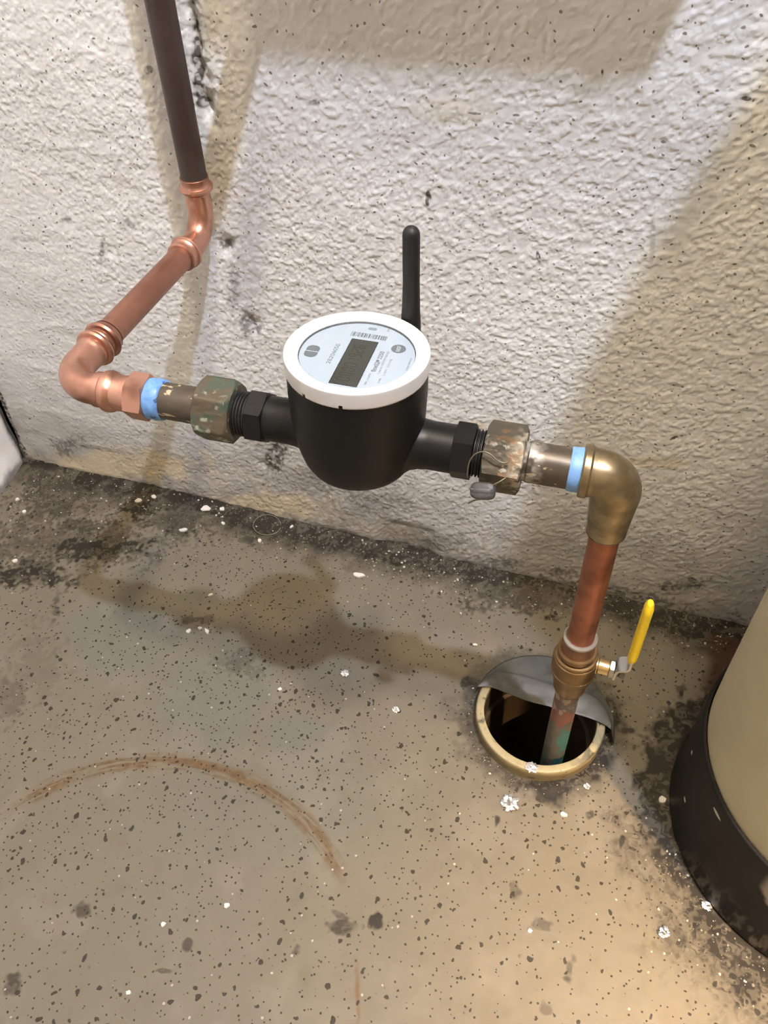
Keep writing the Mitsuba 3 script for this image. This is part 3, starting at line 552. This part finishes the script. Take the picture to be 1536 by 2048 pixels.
v = v / np.maximum(1, (np.abs(v).sum(1, keepdims=True) / 2.05)); e1 = A3(.975, -.05, .21); e1 /= np.linalg.norm(e1); e3 = VIEW - e1 * (VIEW @ e1); e3 /= np.linalg.norm(e3); e2 = np.cross(e3, e1)
v[:, 2] += .12 * (np.abs(v[:, 1]) < .16) * (v[:, 2] > 0)
add('wire_seal__seal', trimesh.Trimesh(A3(-.0700, -.2690, .3972) + v[:, :1] * e1 * .0086 + v[:, 1:2] * e2 * .0060 + v[:, 2:] * e3 * .0042, sb.faces, process=False), 'mat_lead', smooth=40)

# ------------------------------------------------------------------ drain sleeve with tape
thing('drain_sleeve', 'cream plastic pipe sleeve set in the floor around the drain hole', 'pipe sleeve')
SO = A3(SX, SY, 0)
add('drain_sleeve__pipe', lathe(SO, (0, 0, 1), [(-.34, .0668), (.0165, SRO), (.0180, SRO - .0010), (.0185, SRO - .0020), (.0185, SRI + .0015), (.0178, SRI + .0003), (.0160, SRI), (-.030, SRI), (-.032, .0545), (-.055, .0540), (-.34, .0540)], 96, loop=True,
    wob=lambda s_, t: .0004 * (meshkit.noise(np.stack([np.cos(t) * 4, np.sin(t) * 4, 0 * t + s_ * 60], -1), 8) - .5)), 'mat_pvc', smooth=40)
add('drain_sleeve__bottom', lathe(SO + A3(0, 0, -.345), (0, 0, 1), [(0, .066), (.006, .066), (.012, .03), (.013, 0)], 48), 'mat_sump', 'dark dirt at the bottom of the hole')
NT = 110
skirt = resample([(-.0745, -.1870, .0120), (-.0662, -.1640, .0070), (-.0545, -.1475, .0062), (-.0335, -.1320, .0062), (-.0060, -.1238, .0062), (.0270, -.1305, .0062), (.0480, -.1450, .0062), (.0612, -.1580, .0062), (.0735, -.1805, .0062), (.0750, -.2010, .0062)], NT)
outer = resample([(-.0728, -.1850, .0196), (-.0630, -.1660, .0200), (-.0515, -.1500, .0200), (-.0316, -.1365, .0200), (-.0070, -.1282, .0200), (.0250, -.1345, .0200), (.0456, -.1478, .0200), (.0578, -.1601, .0200), (.0694, -.1815, .0198), (.0707, -.2000, .0196)], NT)
crease = resample([(-.0726, -.1853, .0200), (-.0513, -.1606, .0222), (-.0270, -.1595, .0224), (.0002, -.1600, .0222), (.0316, -.1586, .0220), (.0478, -.1617, .0215), (.0626, -.1755, .0208), (.0690, -.1880, .0200)], NT)
inner = resample([(-.0724, -.1856, .0199), (-.0574, -.1815, .0193), (-.0325, -.1835, .0180), (-.0161, -.1850, .0176), (.0023, -.1850, .0176), (.0312, -.1856, .0180), (.0468, -.1868, .0188), (.0626, -.1905, .0198), (.0672, -.1930, .0199)], NT)
rows = []
ax = outer[:, :2] - A3(SX, SY); rr_ = np.maximum(np.hypot(*ax.T), .0694)
lip = np.c_[A3(SX, SY) + ax / np.hypot(*ax.T)[:, None] * rr_[:, None], np.full(NT, .0198)]
sx_ = skirt[:, :2] - A3(SX, SY); sr_ = np.maximum(np.hypot(*sx_.T), .0700); skirt[:, :2] = A3(SX, SY) + sx_ / np.hypot(*sx_.T)[:, None] * sr_[:, None]
for a_row, b_row, num in ((skirt, lip, 4), (lip, outer, 3), (outer, crease, 9)): rows += [a_row + (b_row - a_row) * q for q in np.linspace(0, 1, num)[:-1]]
rows += [crease] + [crease + A3(0, -.0007, .0016) + (inner - crease) * q + A3(0, 0, .0015) * math.sin(math.pi * q) * (1 - q) for q in np.linspace(0, 1, 12)]
rows = np.array(rows); rows[..., 2] += .0012 * (meshkit.fbm(np.c_[rows[..., 0].ravel() * 70, rows[..., 1].ravel() * 110, rows[..., 2].ravel() * 60], 2, 4).reshape(rows.shape[:2]) - .35).clip(0, 1)
sheet_rings = [np.vstack([rows[:, k] + A3(0, .0001, .0008), rows[::-1, k]]) for k in range(NT)]
add('duct_tape_strip', loft(sheet_rings), 'mat_duct_tape', 'grey duct tape strip folded over the back rim of the drain sleeve', 'tape', smooth=50)

# ------------------------------------------------------------------ tank
TC = A3(.2778, -.2260, 0)
thing('softener_tank', 'cream cylindrical tank in a black boot at the right edge', 'tank')
dome = [(1.02 + .12 * math.sin(q), .137 * math.cos(q)) for q in np.linspace(0, 1.25, 12)]
add('softener_tank__shell', lathe(TC, (0, 0, 1), [(.02, .10), (.06, .1345), (.115, .1372), (.16, .1378), (.60, .1380)] + dome + [(1.145, 0)], 128), 'mat_tank', smooth=True)
add('softener_tank__boot', lathe(TC, (0, 0, 1), [(.001, .120), (.001, .1420), (.004, .1438), (.012, .1440), (.02, .1428), (.110, .1424), (.1215, .1418), (.1230, .1408), (.1230, .1385), (.1150, .1376), (.05, .125)], 128, loop=True), 'mat_boot', 'black plastic boot, dusty at the front', smooth=40)
add('softener_tank__valve_head', lathe(TC, (0, 0, 1), [(1.12, .05), (1.125, .055), (1.20, .055), (1.23, .05), (1.235, 0)], 48), 'mat_black_plastic')

# ------------------------------------------------------------------ things above the frame that shade the wall
thing('panel_box', 'grey wall box with cable fittings above the frame', 'box')
add('panel_box__case', rbox((-.095, -.058, 1.052), (.30, .10, .38), .006), 'mat_grey_paint')
for x, w, h in [(-.215, .018, .020), (-.165, .022, .012), (-.075, .018, .013), (-.02, .02, .008), (.02, .024, .012)]:
    add('panel_box__cable_fitting', lathe(A3(x, -.085, .864), (0, 0, -1), [(0, w * .9), (h * .6, w * .9), (h * .7, w * .6), (h, w * .55)], 24), 'mat_dark_metal')
thing('pipe_stub', 'capped pipe stub sticking out of the wall above the frame', 'pipe')
add('pipe_stub__pipe', lathe(A3(-.297, .002, .672), (0, -1, 0), [(0, .0135), (.088, .0135)], 36), 'mat_copper_pipe')
add('pipe_stub__flange', lathe(A3(-.297, -.0005, .672), (0, -1, 0), [(0, .022), (.004, .022), (.006, .016), (.014, .0155)], 36), 'mat_brass')

# ------------------------------------------------------------------ flakes, foil, crumbs, fibres on the floor
def floor_z(x, y):
    d = (U - x) ** 2 + (V - y) ** 2; return H[d.argmin()]
def chip(x, y, r, seed, asp=.7, h=.0009, ang=0.0, cup=.15, n=9):
    g = np.random.default_rng(seed); t = np.arange(n) * 2 * np.pi / n; rr = r * (.68 + .55 * g.random(n))
    ca, sa_ = math.cos(ang), math.sin(ang); px, py = rr * np.cos(t), rr * asp * np.sin(t); px, py = ca * px - sa_ * py, sa_ * px + ca * py
    z0 = max(floor_z(x + q, y + w) for q, w in zip(px, py)); tilt = cup * (g.random(2) - .5)
    z = z0 + .0003 + np.clip(px * tilt[0] + py * tilt[1], 0, 1)
    lo = np.stack([x + px, y + py, z - .0006], -1); hi = np.stack([x + px * .93, y + py * .93, z + h], -1)
    return loft([lo, hi])
FL = [(-.4948, -.0591, .0052, 'white paint flake on the dirty floor under the left nut', .55, .5), (-.4815, -.0194, .0060, 'off-white plaster crumb at the foot of the wall, third from the left corner', .8, .3), (-.4599, -.0139, .0036, 'small white flake at the foot of the wall beside the plaster crumb', .9, .2),
      (-.4493, -.0342, .0030, 'tiny white flake in front of the two wall-foot flakes', .8, .2), (-.4132, -.1445, .0030, 'small pale flake in the shadow band left of the meter shadow', .6, .6), (-.4137, -.2008, .0034, 'left white flake of the trio in the shadow of the left pipe run', .8, 1.0),
      (-.3929, -.1944, .0040, 'right white flake of the trio in the shadow of the left pipe run', .7, 2.6), (-.4027, -.1930, .0030, 'middle pale flake of the trio in the shadow of the left pipe run', .6, .3), (-.2525, -.0626, .0085, 'largest white paint flake, oval, on the floor behind the meter', .42, .1),
      (-.6756, -.1695, .0038, 'pale crumb near the left frame edge on the dark grime', .8, .4), (-.2805, -.2405, .0024, 'tiny pale flake on the bluish floor in front of the meter shadow', .9, .1), (-.3921, -.0468, .0038, 'white flake beside the loop of fibre by the wall', .6, 2.4),
      (-.3598, -.0162, .0034, 'slanted white flake right of the fibre loop by the wall', .5, .9), (-.5755, -.0305, .0054, 'grey-white plaster crumb in the dark grime below the pipe shadow', .8, .2), (-.5583, -.0204, .0036, 'small grey crumb at the wall foot below the pipe shadow', .9, .1),
      (-.7388, -.0750, .0030, 'white crumb near the left wall, upper one of two', .9, .3), (-.7148, -.0921, .0030, 'white crumb near the left wall, lower one of two', .9, 1.2), (-.2850, -.4962, .0026, 'pale round speck of paint in the lower left floor', .9, .7),
      (-.2378, -.4639, .0028, 'pale flake above the grey scuff in the lower middle floor', .9, .2), (-.2869, -.5545, .0023, 'white speck of paint near the bottom edge, left of the rust run', .9, .2), (.0392, -.2866, .0034, 'round white flake in front of the drain sleeve, right of the foil', .8, .2),
      (.1289, -.2428, .0040, 'pale flake beside the black boot of the tank', .9, .6), (-.0905, -.1202, .0026, 'small pale flake behind the drain sleeve at its left', .6, .2)]
for i, (x, y, r, lb, asp, ang) in enumerate(FL):
    add('paint_flake' if i == 0 else f'paint_flake_{i:03d}', chip(x, y, r, 100 + i, asp, .0011, ang), 'mat_flake', lb, 'paint flake', 'paint flakes on the floor', smooth=False)
def foil(x, y, r, seed, z=None, h=.5):
    g = np.random.default_rng(seed); m = trimesh.creation.icosphere(2, 1.0); v = np.array(m.vertices)
    v *= (.55 + .7 * g.random((len(v), 1))); v[:, 2] *= h; v = v * r
    v[:, 2] -= v[:, 2].min(); return trimesh.Trimesh(v + A3(x, y, (floor_z(x, y) if z is None else z) + .0001), m.faces, process=False)
FO = [(-.0126, -.2915, .0080, 'largest scrap of crumpled silver foil, in front of the drain sleeve', None, .28), (-.219, -.2006, .0042, 'small scrap of silver foil in front of the meter shadow', None, .35), (-.1512, -.2265, .0036, 'small scrap of silver foil left of the drain sleeve', None, .35),
      (.1417, -.3664, .0050, 'scrap of silver foil left of the two by the front of the boot', None, .35), (.1757, -.3317, .0044, 'scrap of silver foil touching the black boot', None, .35), (.0002, -.2575, .0056, 'flat scrap of silver foil on the front rim of the drain sleeve', .0183, .14),
      (.0565, -.2515, .0032, 'small glint of foil right of the drain sleeve front', None, .35), (.0292, -.4008, .0020, 'tiny silver speck on the warm lit floor', None, .4)]
for i, (x, y, r, lb, z, h) in enumerate(FO):
    add('foil_scrap' if i == 0 else f'foil_scrap_{i:03d}', foil(x, y, r, 300 + i, z, h), 'mat_foil', lb, 'foil scrap', 'scraps of foil', smooth=False)
g = np.random.default_rng(11); parts = []
base = trimesh.creation.icosphere(0, 1.0)
def crumb(x, y, r):
    v = np.array(base.vertices) * (.6 + .7 * g.random((12, 1))) * r * A3(1, 1, .7)
    parts.append(trimesh.Trimesh(v + A3(x, y, floor_z(x, y) + .25 * r), base.faces, process=False))
for _ in range(1500):
    x = g.uniform(-.74, .20); y = -.006 - abs(g.normal(0, .030 if x > -.35 else .045))
    if np.hypot(x - SX, y - SY) < .07 or y < -.22: continue
    crumb(x, y, .0004 + .0013 * g.random() ** 4)
for _ in range(130):
    t = g.uniform(-2.7, -1.9); d = .146 + abs(g.normal(0, .02)); crumb(TC[0] + d * math.cos(t), TC[1] + d * math.sin(t), .0004 + .0011 * g.random() ** 3)
for _ in range(140):
    t = g.uniform(0, 6.28); d = .0695 + abs(g.normal(0, .006)); crumb(SX + d * math.cos(t), SY + d * math.sin(t), .0004 + .0009 * g.random() ** 3)
add('floor_debris', cat(*parts), 'mat_crumb', 'loose crumbs and grit along the wall foot and around the sleeve and boot', 'debris', kind='stuff', smooth=False)
def fibre(key, pts, r, label, n=50):
    p = spline(pts, n); p[:, 2] = np.array([floor_z(a, b) for a, b in p[:, :2]]) + r + p[:, 2]
    p[:, 2] = np.convolve(np.pad(p[:, 2], 3, mode='edge'), np.ones(7) / 7, 'valid') + .0006
    add(key, tube(p, r, 8), 'mat_fibre', label, 'fibre', smooth=True)
tt = np.linspace(0.3, 6.4, 14)
fibre('fibre_loop', [(-.3918 + .0185 * math.cos(q), -.0225 + .0150 * math.sin(q), .001) for q in tt], .00042, 'round loop of pale plant fibre lying against the wall foot under the meter')
fibre('fibre_thread', [(-.3340, -.1065, 0), (-.3395, -.1120, 0), (-.3440, -.1180, 0), (-.3420, -.1260, 0), (-.3330, -.1330, 0), (-.3150, -.1345, 0), (-.3080, -.1330, 0)], .00038, 'curved pale thread lying in the meter shadow on the floor')
